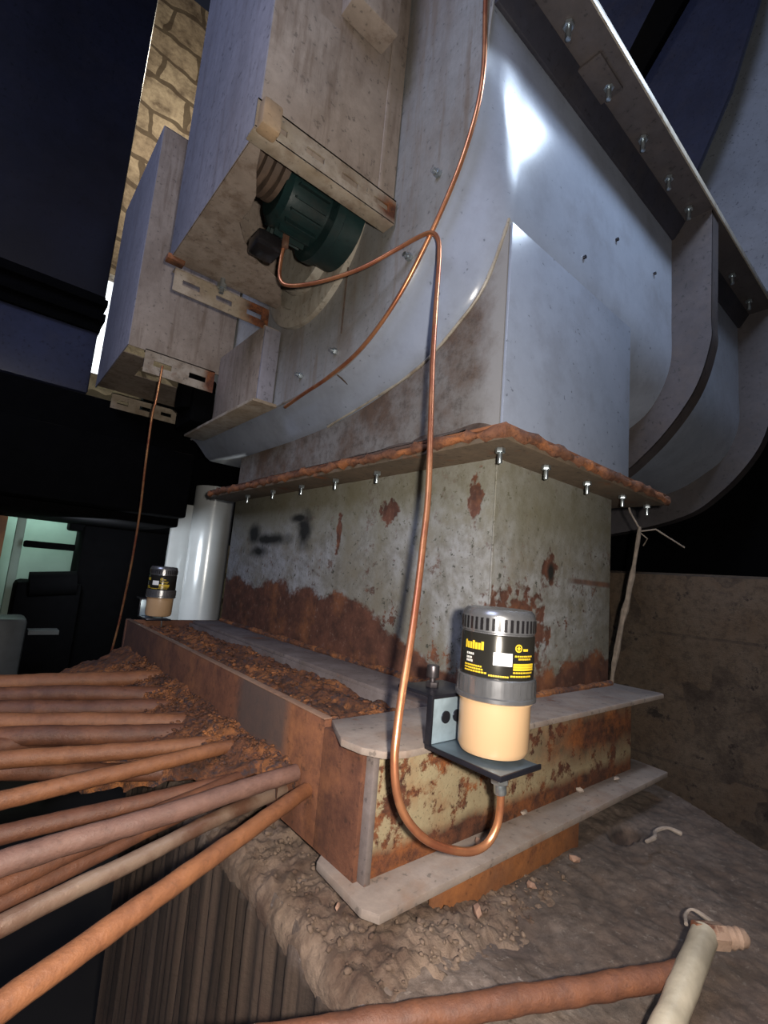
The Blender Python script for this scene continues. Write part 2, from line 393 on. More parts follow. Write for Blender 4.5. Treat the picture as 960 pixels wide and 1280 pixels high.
mb = MB(); mb.box((-.128, .03, -.185), (-.120, 1.36, -.008), .001); mb.obj('trench_wall', strip_mat, base)
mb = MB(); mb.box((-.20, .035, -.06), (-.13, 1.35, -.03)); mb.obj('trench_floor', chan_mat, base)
# lumpy rust debris in the trench of the frame
def lumpy(name, xa, x1, y0, y1, fz, nx, ny, mat, label, cat, skirt=.03):
    rows = []
    for i in range(ny+1):
        y = y0+(y1-y0)*i/ny; x0 = xa(y) if callable(xa) else xa
        rows.append([(x0, y, fz(x0, y)-skirt)]+[(x0+(x1-x0)*j/nx, y, fz(x0+(x1-x0)*j/nx, y)) for j in range(nx+1)]+[(x1, y, fz(x1, y)-skirt)])
    mb = MB(); mb.quadstrip(rows)
    return mb
def fz(x, y):
    v = Vector((x*28, y*11, 1)); 
    return -.022 + .016*noise.noise(v) + .009*noise.noise(v*2.7) + .005*noise.noise(v*6)
mb = lumpy('x', -.337, -.130, .036, 1.343, fz, 44, 230, flakes, '', '')
for k in range(260):
    x = random.uniform(-.33, -.14); y = random.uniform(.04, 1.33); mb.chunk((x, y, fz(x, y)+.003), random.uniform(.004, .011), .4)
tag(mb.obj('rust_debris', flakes, angle=80), 'flaky rust scale and debris filling the trough of the base frame', 'debris', kind='stuff')

# ================================================================ COLUMN
colm = thing('support_column', 'square painted steel column with peeling grey paint and rust, under the fan', 'column')
m = NT('peeling_column_paint'); X = m.xyz()
base1 = m.mix(m.ramp(m.noise(3.2, 7, .7), .40, .60), (.30, .305, .31), (.20, .19, .16))
base1 = m.mix(m.ramp(m.noise(26, 9, .8), .44, .62, 0, .6), base1, (.10, .09, .07))
base1 = m.mix(m.ramp(m.noise(9, 7, .7), .5, .64, 0, .75), base1, (.17, .15, .11))
base1 = m.mix(m.ramp(m.noise(50, 5, .75), .59, .63, 0, .9), base1, (.04, .04, .03))
up = m.ramp(m.math('ADD', X[2], m.math('MULTIPLY', m.noise(6, 5), .15)), .36, .48)          # olive band under the flange
base1 = m.mix(m.math('MULTIPLY', up, .55), base1, (.16, .15, .095))
# rust line, lower towards the front corner
zl = m.math('ADD', X[2], m.math('MULTIPLY', m.math('SUBTRACT', m.noise(6, 9, .72), .5), .22))
line = m.ramp(X[1], .0, .5, .02, .175)
right = m.ramp(X[0], .02, .30, 0, .07)
lim = m.math('ADD', line, right)
rm = m.ramp(m.math('SUBTRACT', lim, zl), -.006, .010)
pat = m.ramp(m.noise(11, 10, .8), .575, .60)
low = m.ramp(X[2], .12, .48, 1, .25)
rm = m.math('MAXIMUM', rm, m.math('MULTIPLY', pat, low))
for c_, rad_ in (((.0, .34, .40), (.05, .035, .03)), ((.0, .055, .42), (.03, .02, .05)), ((.22, 0, .285), (.028, .05, .032)), ((.09, 0, .13), (.12, .05, .09)), ((0, .56, .35), (.05, .012, .06))):
    rm = m.math('MAXIMUM', rm, m.blob(c_, rad_, .25, 1.5, 34))
band = m.math('MULTIPLY', m.ramp(m.math('ABSOLUTE', m.math('SUBTRACT', X[2], .262)), .004, .009, 1, 0), m.ramp(X[0], .30, .34))
rm = m.math('MAXIMUM', rm, m.math('MULTIPLY', band, .8))
rc = m.mix(m.ramp(m.noise(20, 7, .7), .38, .62), (.055, .024, .016), (.125, .05, .030))
rc = m.mix(m.ramp(m.noise(7, 4, .7), .52, .72), rc, (.22, .085, .035))
rc = m.mix(m.ramp(m.noise(40, 8, .8), .58, .66, 0, .7), rc, (.20, .17, .14))
cl = m.mix(rm, base1, rc)
soot = None
for c_, rad_ in (((0, .76, .365), (.1, .045, .055)), ((0, .80, .405), (.1, .06, .014)), ((0, .99, .335), (.1, .13, .020)), ((0, 1.13, .36), (.1, .05, .035)), ((0, 1.08, .29), (.1, .06, .02)), ((.225, 0, .275), (.012, .05, .018))):
    b_ = m.blob(c_, rad_, 1.0, .8, 16); soot = b_ if soot is None else m.math('MAXIMUM', soot, b_)
cl = m.mix(soot, cl, (.012, .012, .010))
m.bump(m.math('ADD', m.noise(80, 6, .7), m.math('MULTIPLY', rm, -1.2)), .35, .003)
column_paint = m.done(cl, .7)
mb = MB(); mb.box((0, 0, -.008), (.53, 1.36, .512), .006); mb.obj('body', column_paint, colm)
mb = MB(); mb.tube([(-.001, -.001, z/40) for z in range(1, 21)], .0025, 8, .5); mb.obj('corner_weld', column_paint, colm)
mb = MB(); mb.tube([(x/20*.53, -.004, .003) for x in range(21)], .008, 8, .8); mb.tube([(-.004, y/40*1.34, .004) for y in range(41)], .009, 8, .8); mb.obj('foot_weld', flakes, colm)
mb = MB(); mb.box((-.105, -.095, .500), (.655, 1.39, .511), .002); mb.obj('flange_plate', paint('brown_olive_flange', (.16, .11, .07), (.10, .075, .05), rust=.56, soft=.12, rough=.85, mottle=.5), colm)
# rusty gasket squeezed between the flanges, a lumpy band
def gasket_path():
    pts = []
    for (a, b) in (((-.104, 1.385), (-.104, -.094)), ((-.104, -.094), (.652, -.094)), ((.652, -.094), (.652, .9))):
        n_ = 70 if abs(a[1]-b[1]) > 1 else 40
        for i in range(n_):
            t = i/n_; pts.append((a[0]+(b[0]-a[0])*t, a[1]+(b[1]-a[1])*t, .517))
    return pts
mb = MB(); mb.tube(gasket_path(), .0105, 8, 1.3); mb.box((-.10, -.09, .510), (.648, 1.38, .524)); mb.obj('gasket', gasket, colm, angle=80)
def bolt(mb, x, y, z0, L=.032, rr=.0055):
    mb.cyl((x, y, z0), (x, y, z0-L), rr*.85, n=12, bev=.001)
    mb.cyl((x, y, z0-.001), (x, y, z0-.011), rr*1.75, n=6, bev=.001)
for (x, y) in [(-.055, 1.112), (-.055, .906), (-.055, .713), (-.055, .522), (-.055, .334), (-.060, -.052), (.10, -.055), (.28, -.055), (.468, -.055), (.625, -.055)]:
    mb = MB(); bolt(mb, x, y, .500); b_ = mb.obj('bolt', bolt_mat, colm)

# ================================================================ FAN HOUSING
fan = thing('fan_housing', 'large grey painted scroll fan housing bolted on top of the column', 'fan housing')
def crv(pts, k=8): return [(p.x, p.y) for p in smoothpath([(a, b, 0) for a, b in pts], k)]
low1 = [(.0, 1.60), (.010, 1.48), (.021, 1.363), (.052, 1.22), (.126, 1.081), (.249, .93), (.434, .817), (.684, .786), (1.17, .784), (1.744, .815)]
low2 = [(.0, 1.60), (.0, 1.40), (.0, 1.22), (.004, 1.06), (.054, .934), (.13, .86), (.30, .77), (.68, .70), (1.17, .69), (1.744, .73)]
up1 = [(1.744, .815), (1.80, 1.1), (1.80, 1.7), (1.6, 2.25), (1.2, 2.6), (.7, 2.62), (.3, 2.35), (.08, 2.0), (.0, 1.60)]
c1, c2 = crv(low1), crv(low2)
upc = crv(up1)
XA = -.10
mb = MB(); mb.prism(c1+upc[1:-1], 0, XA, XA+.006); mb.obj('side_plate', side_paint, fan)
mb = MB()
def row(x, t):
    t = min(max(t, 0), 1); t = t*t*(3-2*t)
    return [(x, a[0]*(1-t)+b[0]*t, a[1]*(1-t)+b[1]*t) for a, b in zip(c1, c2)] + [(x, q[0], q[1]) for q in upc[1:]]
mb.quadstrip([row(x, (x-XA)/.11) for x in (-.096, -.08, -.06, -.04, -.02, -.0, .02, .2, .4, .6, .8, .96, 1.2, 1.5, 1.8, 2.0)])
mb.obj('scroll_wrap', grey_paint, fan, angle=50)
# rolled lip where the side plate meets the wrap
mb = MB(); mb.tube([(XA-.001, a, b) for a, b in c1], .0045, 8); mb.obj('edge_seam', side_paint, fan)
# neck down to the flange, with its cover sheet
npoly = [(0, .526)] + [(max(a, .0), b) for a, b in crv([(.0, 1.06), (.054, .934), (.13, .86), (.30, .77), (.68, .70), (1.35, .69)])] + [(1.35, .526)]
m = NT('shaded_brown_neck_paint')
cn = m.mix(m.ramp(m.noise(4, 7, .7), .42, .60), (.20, .185, .17), (.115, .075, .052))  # brown neck paint, darkened to stand in for shade below the scroll
cn = m.mix(m.ramp(m.noise(30, 9, .8), .48, .62, 0, .6), cn, (.06, .045, .035))
cn = m.mix(m.ramp(m.math('ADD', m.xyz()[1], m.math('MULTIPLY', m.noise(11, 8, .75), .16)), .10, .17, 1, 0), cn, (.27, .265, .26))
m.bump(m.noise(80, 6, .7), .25, .003)
mb = MB(); mb.prism(npoly, 0, -.001, .61); mb.obj('neck', m.done(cn, .65), fan)
mb = MB(); mb.box((.001, -.008, .528), (.612, -.001, 1.05), .0015); mb.obj('neck_cover_sheet', grey_paint, fan)
mb = MB(); mb.tube([(-.003, a, b) for a, b in crv([(.0, 1.06), (.054, .934), (.13, .86), (.30, .77), (.68, .70)])], .004, 8, .6); mb.obj('weld_seam', cream_metal, fan)
mb = MB(); mb.box((-.105, -.095, .525), (.655, 1.39, .532), .002); mb.obj('bottom_flange', chan_mat, fan)
# rusty dirt piled on the flange ledge
rows = []
for i in range(60):
    y = .02+1.0*i/59; h = .012+.012*noise.noise(Vector((y*9, 0, 0)))+.014*math.exp(-((y-.18)/.12)**2)
    rows.append([(-.104, y, .533), (-.085, y, .535+h*.5), (-.05, y, .536+h*.8+.003*noise.noise(Vector((y*40, 1, 1)))), (-.02, y, .538+h*1.3), (.001, y, .54+h*2.2)])
mb = MB(); mb.quadstrip(rows); mb.obj('dirt_crust', dirt, fan)
mb = MB(); mb.tube([(.003, .49, .735), (-.03, .50, .765), (-.07, .505, .785), (-.098, .51, .80)], .0025, 6); mb.obj('wrap_seam', brown_fin, fan)
mb = MB(); mb.box((-.19, .86, .775), (-.10, 1.56, .787), .003); mb.obj('foot_lip', rail_paint, fan)
# horizontal split flange with hanging bolts
mb = MB(); mb.box((-.10, -.135, 1.598), (2.0, .02, 1.610), .002); mb.obj('split_flange', dark_paint, fan)
mb = MB(); mb.prism([(-.046, 1.5975), (.0, 1.5975), (.0, 1.545), (-.010, 1.545)], 0, -.10, 2.0, .001); mb.obj('flange_angle', paint('flange_angle_shade', (.03, .03, .045), (.02, .02, .03), rust=.8, rough=.6, grime_amt=.2), fan)  # leg thickened and coloured dark to stand in for shade under the flange
mb = MB(); mb.box((.20, -.10, 1.588), (.33, .0, 1.597), .002); mb.obj('splice_plate', dark_paint, fan)
mb = MB(); mb.box((-.10, -.139, 1.594), (2.0, -.134, 1.617), .001); mb.obj('flange_edge_strip', cream_metal, fan)
for i, x in enumerate((.09, .30, .52, .72, .90, 1.15, 1.4, 1.65)):
    mb = MB(); bolt(mb, x, -.075, 1.598, .045, .008); mb.obj('bolt', bolt_mat, fan)
# curved stiffener rings around the wrap
inner = crv([(.0, 1.62), (.0, 1.22), (.004, 1.08), (.05, .95), (.16, .84), (.33, .76), (.70, .70), (1.2, .69)])
outer = crv([(-.128, 1.598), (-.122, 1.22), (-.118, 1.10), (-.06, .93), (.08, .755), (.26, .64), (.66, .56), (1.2, .545)])
for X0, in ((.96,), (1.78,)):
    mb = MB(); mb.prism(inner+outer[::-1], 0, X0, X0+.010)
    lip = [(a, b) for a, b in outer]
    mb.quadstrip([[(X0, a, b) for a, b in lip], [(X0+.07, a, b) for a, b in lip]])
    mb.obj('stiffener_ring', dark_paint, fan)
for (x, y, z) in ((-.1, .712, .849), (-.1, .52, .869), (-.1, .22, 1.02), (-.1, .14, 1.20)):
    mb = MB(); mb.cyl((x-.012, y, z), (x, y, z), .010, n=6, bev=.001); mb.cyl((x-.022, y, z), (x-.01, y, z), .006, n=12); mb.obj('side_bolt', bolt_mat, fan)
for (x, z) in ((.80, 1.33), (.52, 1.30), (.33, 1.14), (1.25, 1.33)):
    mb = MB(); mb.cyl((x, -.008, z), (x, .0, z), .005, n=10); mb.obj('rivet', dark_zinc, fan)
mb = MB(); mb.tube([(XA-.002, .50, z) for z in (.92, 1.0, 1.08, 1.2)], .002, 6); mb.obj('panel_seam', brown_fin, fan)
# bearing ring around the shaft, on the side plate
CY, CZ = .72, 1.33
mb = MB(); mb.lathe([(.30, XA), (.30, XA-.018), (.285, XA-.022), (.24, XA-.022), (.235, XA-.012), (.19, XA-.012), (.185, XA-.04), (.0, XA-.04)], (0, CY, CZ), 'X', 72); mb.obj('bearing_ring', cream_metal, fan)

# ================================================================ BELT COVER BOXES
def slotted(mb_axis, a, b, wall, thick=.004, width=.055, n=None):
    """a strip along X from a to b (z top a[2], height width) with slots cut as real holes: built from cells"""
    mb = MB(); x0, x1 = a[0], b[0]; y = a[1]; zt = a[2]; zb = zt-width
    L = x1-x0; n = n or max(2, int(L/.09)); c = L/n
    s0, s1 = .25, .75; zc0 = zb+width*.36; zc1 = zb+width*.60
    mb.box((x0, y, zc1), (x1, y+thick, zt)); mb.box((x0, y, zb), (x1, y+thick, zc0))
    for i in range(n):
        mb.box((x0+c*(i-0 if i else 0), y, zc0), (x0+c*(i+s0), y+thick, zc1))
        mb.box((x0+c*(i+s1), y, zc0), (x0+c*(i+1), y+thick, zc1))
    mb.box((x0, y, zt-thick), (x1, y+wall, zt))
    return mb
# near cover
ca = thing('belt_cover_box', 'tall beige sheet-metal cover box standing out from the fan side above the green motor', 'cover box', 'sheet-metal cover boxes on the fan side')
x0, x1, y0, y1, zb = -.49, -.104, .305, .92, 1.155
mb = MB(); mb.box((x0, y0, zb), (x1, y0+.005, 2.5), .002); mb.obj('front_panel', beige_paint, ca)
lavender = paint('lavender_grey_side', (.30, .29, .34), (.235, .23, .27), rust=.76, scale=3, rough=.5, bump=.12, streak=1, grime=(.15, .13, .14), grime_amt=.5)  # side panels get a lavender tone, front panels a beige one
mb = MB(); mb.box((x0-.001, y0, zb), (x0+.004, y1, 2.5), .002); mb.obj('side_panel', lavender, ca)
mb = MB(); mb.box((x0, y1-.005, zb), (x1, y1, 2.5), .002); mb.obj('rear_panel', beige_paint, ca)
bot = [(x0, y0+.02), (-.468, y0+.02), (-.445, .40), (-.41, .475), (-.40, .535), (-.40, .60), (-.36, .66), (-.31, .71), (-.24, .74), (-.19, .76), (-.112, .90), (-.108, y1), (x0, y1)]
mb = MB(); mb.prism(bot, 2, zb, zb+.004); mb.obj('bottom_panel', beige_paint, ca)
mb = slotted('x', (x0-.01, y0-.014, zb+.062), (-.106, 0, 0), .0, .004, .07, 4); mb.box((x0-.01, y0-.014, zb-.008), (-.106, y0+.03, zb-.003), .001); mb.obj('slotted_angle', rail_paint, ca)
mb = MB(); mb.box((x0-.006, y0-.04, zb-.012), (x0+.040, y0-.002, zb+.055), .008); mb.obj('corner_block', paint('tan_block', (.50, .33, .19), (.40, .28, .17), rust=.7, rough=.6), ca)
mb = slotted('x', (-.472, y1-.012, zb-.022), (-.15, 0, 0), .03, .004, .075, 3); mb.obj('slotted_angle', rail_paint, ca)
mb = MB(); mb.box((x0-.012, y1-.03, zb-.012), (x0+.04, y1+.004, zb+.006), .003); mb.obj('corner_clip', gasket, ca)
mb = MB(); mb.cyl((-.33, y1-.03, zb+.005), (-.33, y1-.03, zb-.05), .008, n=10); mb.cyl((-.33, y1-.03, zb-.02), (-.33, y1-.03, zb-.034), .016, n=6); mb.obj('bolt', bolt_mat, ca)
mb = MB(); mb.box((-.325, y0-.07, 1.60), (-.19, y0-.002, 1.95), .006); mb.obj('terminal_cover', beige_paint, ca)
mb = MB(); mb.box((-.16, y0-.004, zb+.06), (-.148, y0, 2.5), .001); mb.obj('panel_fold', beige_paint, ca)
# lower far cover
cb = thing('belt_cover_box', 'lower beige cover box hung farther back on the fan side, left of the near one', 'cover box', 'sheet-metal cover boxes on the fan side')
x0, x1, y0, y1, zb = -.50, -.112, 1.32, 1.97, 1.005
mb = MB(); mb.box((x0, y0, zb), (x1, y0+.005, 1.93), .002); mb.obj('front_panel', beige_paint, cb)
mb = MB(); mb.box((x0-.001, y0, zb), (x0+.004, y1, 1.93), .002); mb.obj('side_panel', lavender, cb)
mb = MB(); mb.box((x0, y0, 1.925), (x1, y1, 1.93), .001); mb.obj('top_panel', lavender, cb)
mb = MB(); mb.box((x0, y0+.12, zb+.012), (-.40, y1, zb+.016)); mb.box((-.40, y0+.35, zb+.012), (x1, y1, zb+.016)); mb.obj('bottom_panel', beige_paint, cb)
mb = slotted('x', (-.44, y0-.008, zb+.004), (-.175, 0, 0), .03, .004, .09, 2); mb.obj('slotted_angle', rail_paint, cb)
mb = slotted('x', (-.43, y1-.02, zb-.005), (-.13, 0, 0), .03, .004, .075, 3); mb.obj('slotted_angle', rail_paint, cb)
mb = MB(); mb.box((-.23, y0+.05, .80), (-.14, y0+.25, zb-.01), .01); mb.cyl((-.2, y0+.14, .86), (-.2, y0+.14, 1.1), .07, n=20); mb.obj('support_block', black_steel, cb)
# bracket leg between the two covers
lg = thing('housing_leg', 'short beige bracket leg under the fan side, between the two cover boxes', 'bracket')
mb = MB(); mb.box((-.165, .90, .789), (-.106, 1.30, 1.07), .003); mb.obj('leg_plate', beige_paint, lg)
mb = MB(); mb.box((-.165, .888, .790), (-.106, .8985, 1.06), .002); mb.obj('leg_edge', lavender, lg)

# ================================================================ MOTOR
mo = thing('electric_motor', 'dark green electric motor tucked under the near cover box, copper tube fitted to it', 'motor')
MY, MZ = .485, 1.215
mb = MB(); mb.lathe([(.0, -.36), (.07, -.36), (.088, -.345), (.092, -.32), (.092, -.235), (.128, -.23), (.128, -.205), (.118, -.20), (.118, -.143), (.0, -.143)], (0, MY, MZ), 'X', 48); mb.obj('motor_body', green_motor, mo)
mb = MB()
for k in range(20):
    a = 2*math.pi*k/20; R_ = Matrix.Rotation(a, 4, 'X')
    mb.box((-.335, MY-.0025, MZ+.088), (-.245, MY+.0025, MZ+.106), 0, R_, (-.29, MY, MZ))
mb.obj('cooling_fins', green_motor, mo)
mb = MB(); mb.box((-.375, .52, 1.07), (-.30, .59, 1.12), .012); mb.obj('terminal_box', black_plastic, mo)
mb = MB(); mb.cyl((-.30, .512, 1.145), (-.30, .512, 1.09), .010, n=6, bev=.001); mb.obj('tube_nut', bar_steel, mo)
mb = MB(); prof = [(.0, -.475)]
for k in range(5):
    xx = -.475+.024*k; prof += [(.098, xx), (.098, xx+.012), (.078, xx+.014), (.078, xx+.022)]
prof += [(.0, -.352)]
mb.lathe(prof, (0, .455, 1.262), 'X', 40); mb.obj('belt_pulley', brown_fin, mo)

# ================================================================ COPPER TUBES
def tubeobj(name, pts, rad, mat, label, cat='tube', k=6, parts=None):
    mb = MB(); mb.tube(smoothpath(pts, k), rad, 14)
    return tag(mb.obj(name, mat), label, cat)
main = [(-0.3, 0.515, 1.118), (-0.3, 0.528, 1.061), (-0.298, 0.523, 1.005), (-0.279, 0.5, 0.983), (-0.233, 0.421, 0.981), (-0.18, 0.32, 0.997), (-0.14, 0.231, 1.026), (-0.126, 0.176, 1.035), (-0.122, 0.131, 1.028), (-0.124, 0.103, 0.998), (-0.13, 0.087, 0.943), (-0.155, 0.06, 0.806), (-0.191, 0.02, 0.655), (-0.232, -0.03, 0.49), (-0.266, -0.07, 0.366), (-0.294, -0.095, 0.285), (-0.323, -0.12, 0.207), (-0.349, -0.14, 0.139), (-0.371, -0.155, 0.083), (-0.384, -0.165, 0.044), (-0.389, -0.17, 0.014), (-0.386, -0.175, -0.021), (-0.373, -0.18, -0.05), (-0.344, -0.185, -0.078), (-0.305, -0.19, -0.098), (-0.267, -0.195, -0.109), (-0.241, -0.2, -0.105), (-0.227, -0.204, -0.087), (-0.223, -0.206, -0.062), (-0.225, -0.207, -0.025)]
tubeobj('copper_tube', main, .0052, copper, 'bright copper tube looping from the green motor down to the near lubricator')
rim = [(-.112, .024, 1.80), (-0.112, 0.017, 1.562), (-0.112, 0.010, 1.346), (-0.112, 0.043, 1.205), (-0.112, 0.112, 1.076), (-0.112, 0.235, 0.923), (-0.112, 0.376, 0.829), (-0.112, 0.53, 0.789), (-0.112, 0.661, 0.773), (-.10, .80, .765)]
tubeobj('copper_tube', rim, .0055, copper, 'copper tube following the curved edge of the fan housing from above')
thin = [(-.40, 1.20, .92), (-0.396, 1.232, 0.8), (-0.396, 1.255, 0.744), (-0.378, 1.322, 0.576), (-0.354, 1.4, 0.402), (-0.341, 1.462, 0.217), (-0.336, 1.513, 0.058), (-0.339, 1.537, -0.069), (-0.347, 1.566, -0.21)]
tubeobj('copper_tube', thin, .0042, copper_dull, 'thin dull copper tube hanging from the far cover box in the dark')

# ================================================================ LUBRICATOR + BRACKET
def cyl_patch(mb, R, a0, a1, z0, z1, n=6, t=.0006):
    """a small raised patch of print wrapped on a cylinder of radius R (angles in degrees)"""
    rows = []
    for rr in (R, R+t):
        pass
    ang = [math.radians(a0+(a1-a0)*i/n) for i in range(n+1)]
    outer_ = [[((R+t)*math.cos(a), (R+t)*math.sin(a), z) for z in (z0, z1)] for a in ang]
    mb.quadstrip(outer_)
def make_lub(label, loc):
    L = thing('grease_lubricator', label, 'lubricator', 'automatic grease lubricators', loc)
    R = .0505
    mb = MB(); mb.lathe([(.0, .1905), (.036, .191), (.044, .190), (.0475, .186), (.049, .180), (.049, .1605), (.0475, .1595), (.0475, .1580), (.0, .158)], n=64); mb.obj('cap', grey_plastic, L)
    mb = MB()
    for k in range(40):
        a = 360*k/40; cyl_patch(mb, .049, a, a+4.5, .1625, .1785, 1, .0012)
    mb.obj('cap_ribs', black_plastic, L)
    mb = MB(); mb.lathe([(.0, .158), (R-.002, .158), (R-.0015, .1565), (R-.0015, .1030), (.0, .1030)], n=64); mb.obj('label_sleeve', label_black, L)
    mb = MB(); RR = R-.0014
    # angle towards the viewer is about 234 degrees; smaller angles lie to the left of it
    c = 227
    for (a0, a1, z0, z1) in ((-66, -30, .1370, .1475),):
        for k in range(7):                                   # row of block letters
            s = a0+(a1-a0)*k/7; w = (a1-a0)/7
            cyl_patch(mb, RR, c+s, c+s+w*.8, z0, z1-(0.002 if k % 3 else 0), 1)
    for (a0, a1, z) in ((-66, -32, .1150), (-66, -30, .1115), (-66, -24, .1080), (16, 52, .1325), (22, 48, .1290), (14, 54, .1120), (10, 50, .1075), (-22, 8, .1062)):
        for k in range(9):
            s = a0+(a1-a0)*k/9; cyl_patch(mb, RR, c+s, c+s+(a1-a0)/9*.78, z, z+.0021, 1)
    for (a0, a1, z) in ((14, 56, .1158), (14, 56, .1188), (14, 56, .1218)):
        cyl_patch(mb, RR, c+a0, c+a1, z, z+.0026, 8)
    mb.obj('yellow_print', yellow, L); mb = MB()
    for q in range(14):                                      # round emblem
        t0, t1 = 2*math.pi*q/14, 2*math.pi*(q+1)/14
        ring = []
        for t in (t0, t1):
            ring.append([((RR+.0006)*math.cos(math.radians(c+22)+rr*math.cos(t)/RR), (RR+.0006)*math.sin(math.radians(c+22)+rr*math.cos(t)/RR), .1435+rr*math.sin(t)) for rr in (.0036, .0052)])
        mb.quadstrip(ring)
    cyl_patch(mb, RR, c+20.5, c+23.5, .1410, .1460, 1); cyl_patch(mb, RR, c+19, c+25, .1428, .1442, 1); cyl_patch(mb, RR, c+30, c+40, .1400, .1430, 2)
    mb.obj('yellow_emblem', yellow, L)
    mb = MB()
    for (a0, a1, z) in ((-62, -46, .1290), (-62, -50, .1240), (-62, -48, .1200)):
        for k in range(4):
            s = a0+(a1-a0)*k/4; cyl_patch(mb, RR, c+s, c+s+(a1-a0)/4*.7, z, z+.0028, 1)
    mb.obj('white_print', white_print, L)
    mb = MB(); cyl_patch(mb, RR, c-16, c+12, .1205, .1365, 6, .0008); mb.obj('white_glint_patch', plain('white_patch_with_flash_glint', (.95, .95, .93), .2), L)  # white patch; its brightness stands in for the flash reflection
    mb = MB(); mb.lathe([(.0, .1030), (R, .1030), (R+.0015, .1015), (R+.0015, .0800), (R+.003, .0785), (R+.003, .0740), (R, .0725), (.0, .0725)], n=64)
    for k in range(30):
        a = 360*k/30; cyl_patch(mb, R+.0015, a, a+7.5, .0815, .1000, 1, .0012)
    mb.obj('collar', grey_plastic, L)
    mb = MB(); mb.lathe([(.0, .0725), (.0495, .0725), (.0495, .0705), (.0470, .070), (.0465, .012), (.043, .005), (.037, .0025), (.0, .0025)], n=64); mb.obj('grease_reservoir', clear_grease, L)
    mb = MB(); mb.lathe([(.0, .0035), (.018, .003), (.018, -.003), (.0, -.003)], n=6); mb.cyl((0, 0, -.002), (0, 0, -.008), .007, n=16); mb.obj('spigot', zinc_blue, L)
    return L
lub = make_lub('black and tan grease lubricator with yellow print, large in front of the column', (-.243, -.203, .010))
def make_bracket(label, loc):
    B = thing('mounting_bracket', label, 'bracket', 'lubricator brackets', loc)
    # bent strip: top leg, back plate, foot (local origin below the lubricator axis, z=0 foot top)
    mb = MB(); mb.box((-.056, .064, .060), (.040, .140, .066), .002); mb.box((-.059, .064, .0), (-.0545, .074, .066), .001); mb.obj('top_leg', dark_zinc, B)
    mb = MB(); mb.box((-.056, .066, .0), (.026, .073, .064), .002); mb.obj('back_plate', zinc_blue, B)
    for dx in (-.028, -.004):
        mb = MB(); mb.cyl((dx, .0664, .034), (dx, .0640, .034), .0085, n=20); mb.obj('plate_hole', dark_zinc, B)
    mb = MB(); mb.box((-.056, -.052, -.005), (.026, .073, .000), .002); mb.obj('foot', plain('dull_zinc_foot', (.17, .215, .25), .28, .6, .3, 25), B)
    mb = MB(); mb.box((-.058, -.054, -.006), (.028, -.051, .0008), .001); mb.box((-.059, -.054, -.006), (-.0558, .073, .0008), .001); mb.obj('foot_edge', dark_zinc, B)
    mb = MB(); mb.cyl((-.018, .105, -.006), (-.018, .105, .096), .0045, n=12); mb.cyl((-.018, .105, .066), (-.018, .105, .074), .010, n=6, bev=.001); mb.cyl((-.018, .105, .080), (-.018, .105, .098), .0095, n=16, bev=.0015); mb.obj('bolt', plain('dull_bolt', (.12, .105, .11), .35, .8), B)
    mb = MB(); mb.cyl((.006, -.004, -.006), (.010, -.004, -.036), .0125, n=6, bev=.0012); mb.cyl((.010, -.004, -.036), (.012, -.004, -.050), .0085, n=16, bev=.001); mb.obj('tube_nut', bolt_mat, B)
    return B
br = make_bracket('zinc bracket bolted to the base plate, holding the near lubricator', (-.238, -.203, .007))
def copy_tree(o, loc, label):
    c = o.copy(); COL.objects.link(c); c.location = loc; c['label'] = label
    for ch in o.children:
        d = ch.copy(); COL.objects.link(d); d.parent = c
    return c
copy_tree(lub, (-.245, 1.36, .012), 'small far grease lubricator at the dark far end of the base frame')
copy_tree(br, (-.240, 1.36, .009), 'bracket of the far lubricator, standing at the dark far end of the frame')

# ================================================================ RUSTY BARS
bars = [((-0.337, 0.07), (-0.742, -0.139), -0.115, 0.0115, 0), ((-0.356, 0.096), (-0.74, 0.05), -0.1, 0.0135, 1), ((-0.441, 0.097), (-0.736, -0.007), -0.135, 0.0105, 3), ((-0.348, 0.22), (-0.735, 0.053), -0.13, 0.0105, 2), ((-0.398, 0.208), (-0.729, 0.203), -0.14, 0.0128, 2), ((-0.394, 0.264), (-0.734, 0.224), -0.105, 0.0125, 0), ((-0.398, 0.331), (-0.729, 0.384), -0.11, 0.0146, 0), ((-0.367, 0.439), (-0.721, 0.551), -0.13, 0.017, 2), ((-0.391, 0.486), (-0.722, 0.601), -0.115, 0.0163, 0), ((-0.39, 0.625), (-0.716, 0.758), -0.13, 0.0184, 2), ((-0.409, 0.733), (-0.715, 0.846), -0.12, 0.0178, 2), ((-0.415, 0.878), (-0.714, 0.943), -0.11, 0.019, 0), ((-0.4, 0.201), (-0.732, 0.06), -0.15, 0.0105, 2), ((-0.397, 0.281), (-0.722, 0.43), -0.145, 0.0152, 2), ((-0.363, 0.617), (-0.72, 0.537), -0.14, 0.0154, 2)]
labels = ['orange rusty bar, lowest and nearest of the fan, running to the bottom left corner',
 'thick purple-brown bar leaving the frame corner above the pale scraped bar',
 'pale scraped grey bar just under the thick purple-brown bar',
 'thin rust-brown bar between the thick purple-brown bar and the pale scraped one',
 'rust-brown bar partly hidden directly above the thick purple-brown bar',
 'orange rusty bar crossing above a dark gap, second clear bar above the purple-brown one',
 'wide orange bar along the upper side of the dark gap at the left edge',
 'brown bar just above the wide orange bar of the left bundle',
 'orange-brown bar in the middle of the tightly packed left bundle',
 'dark brown bar above the middle of the packed left bundle',
 'dark brown bar, second from the top of the left bundle',
 'rust-red bar topmost and farthest of the left bundle',
 'dark thin bar lying low behind the pale scraped bar',
 'dark bar lying low, seen in the gap under the wide orange bar',
 'dark bar crossing the packed left bundle at a slant']
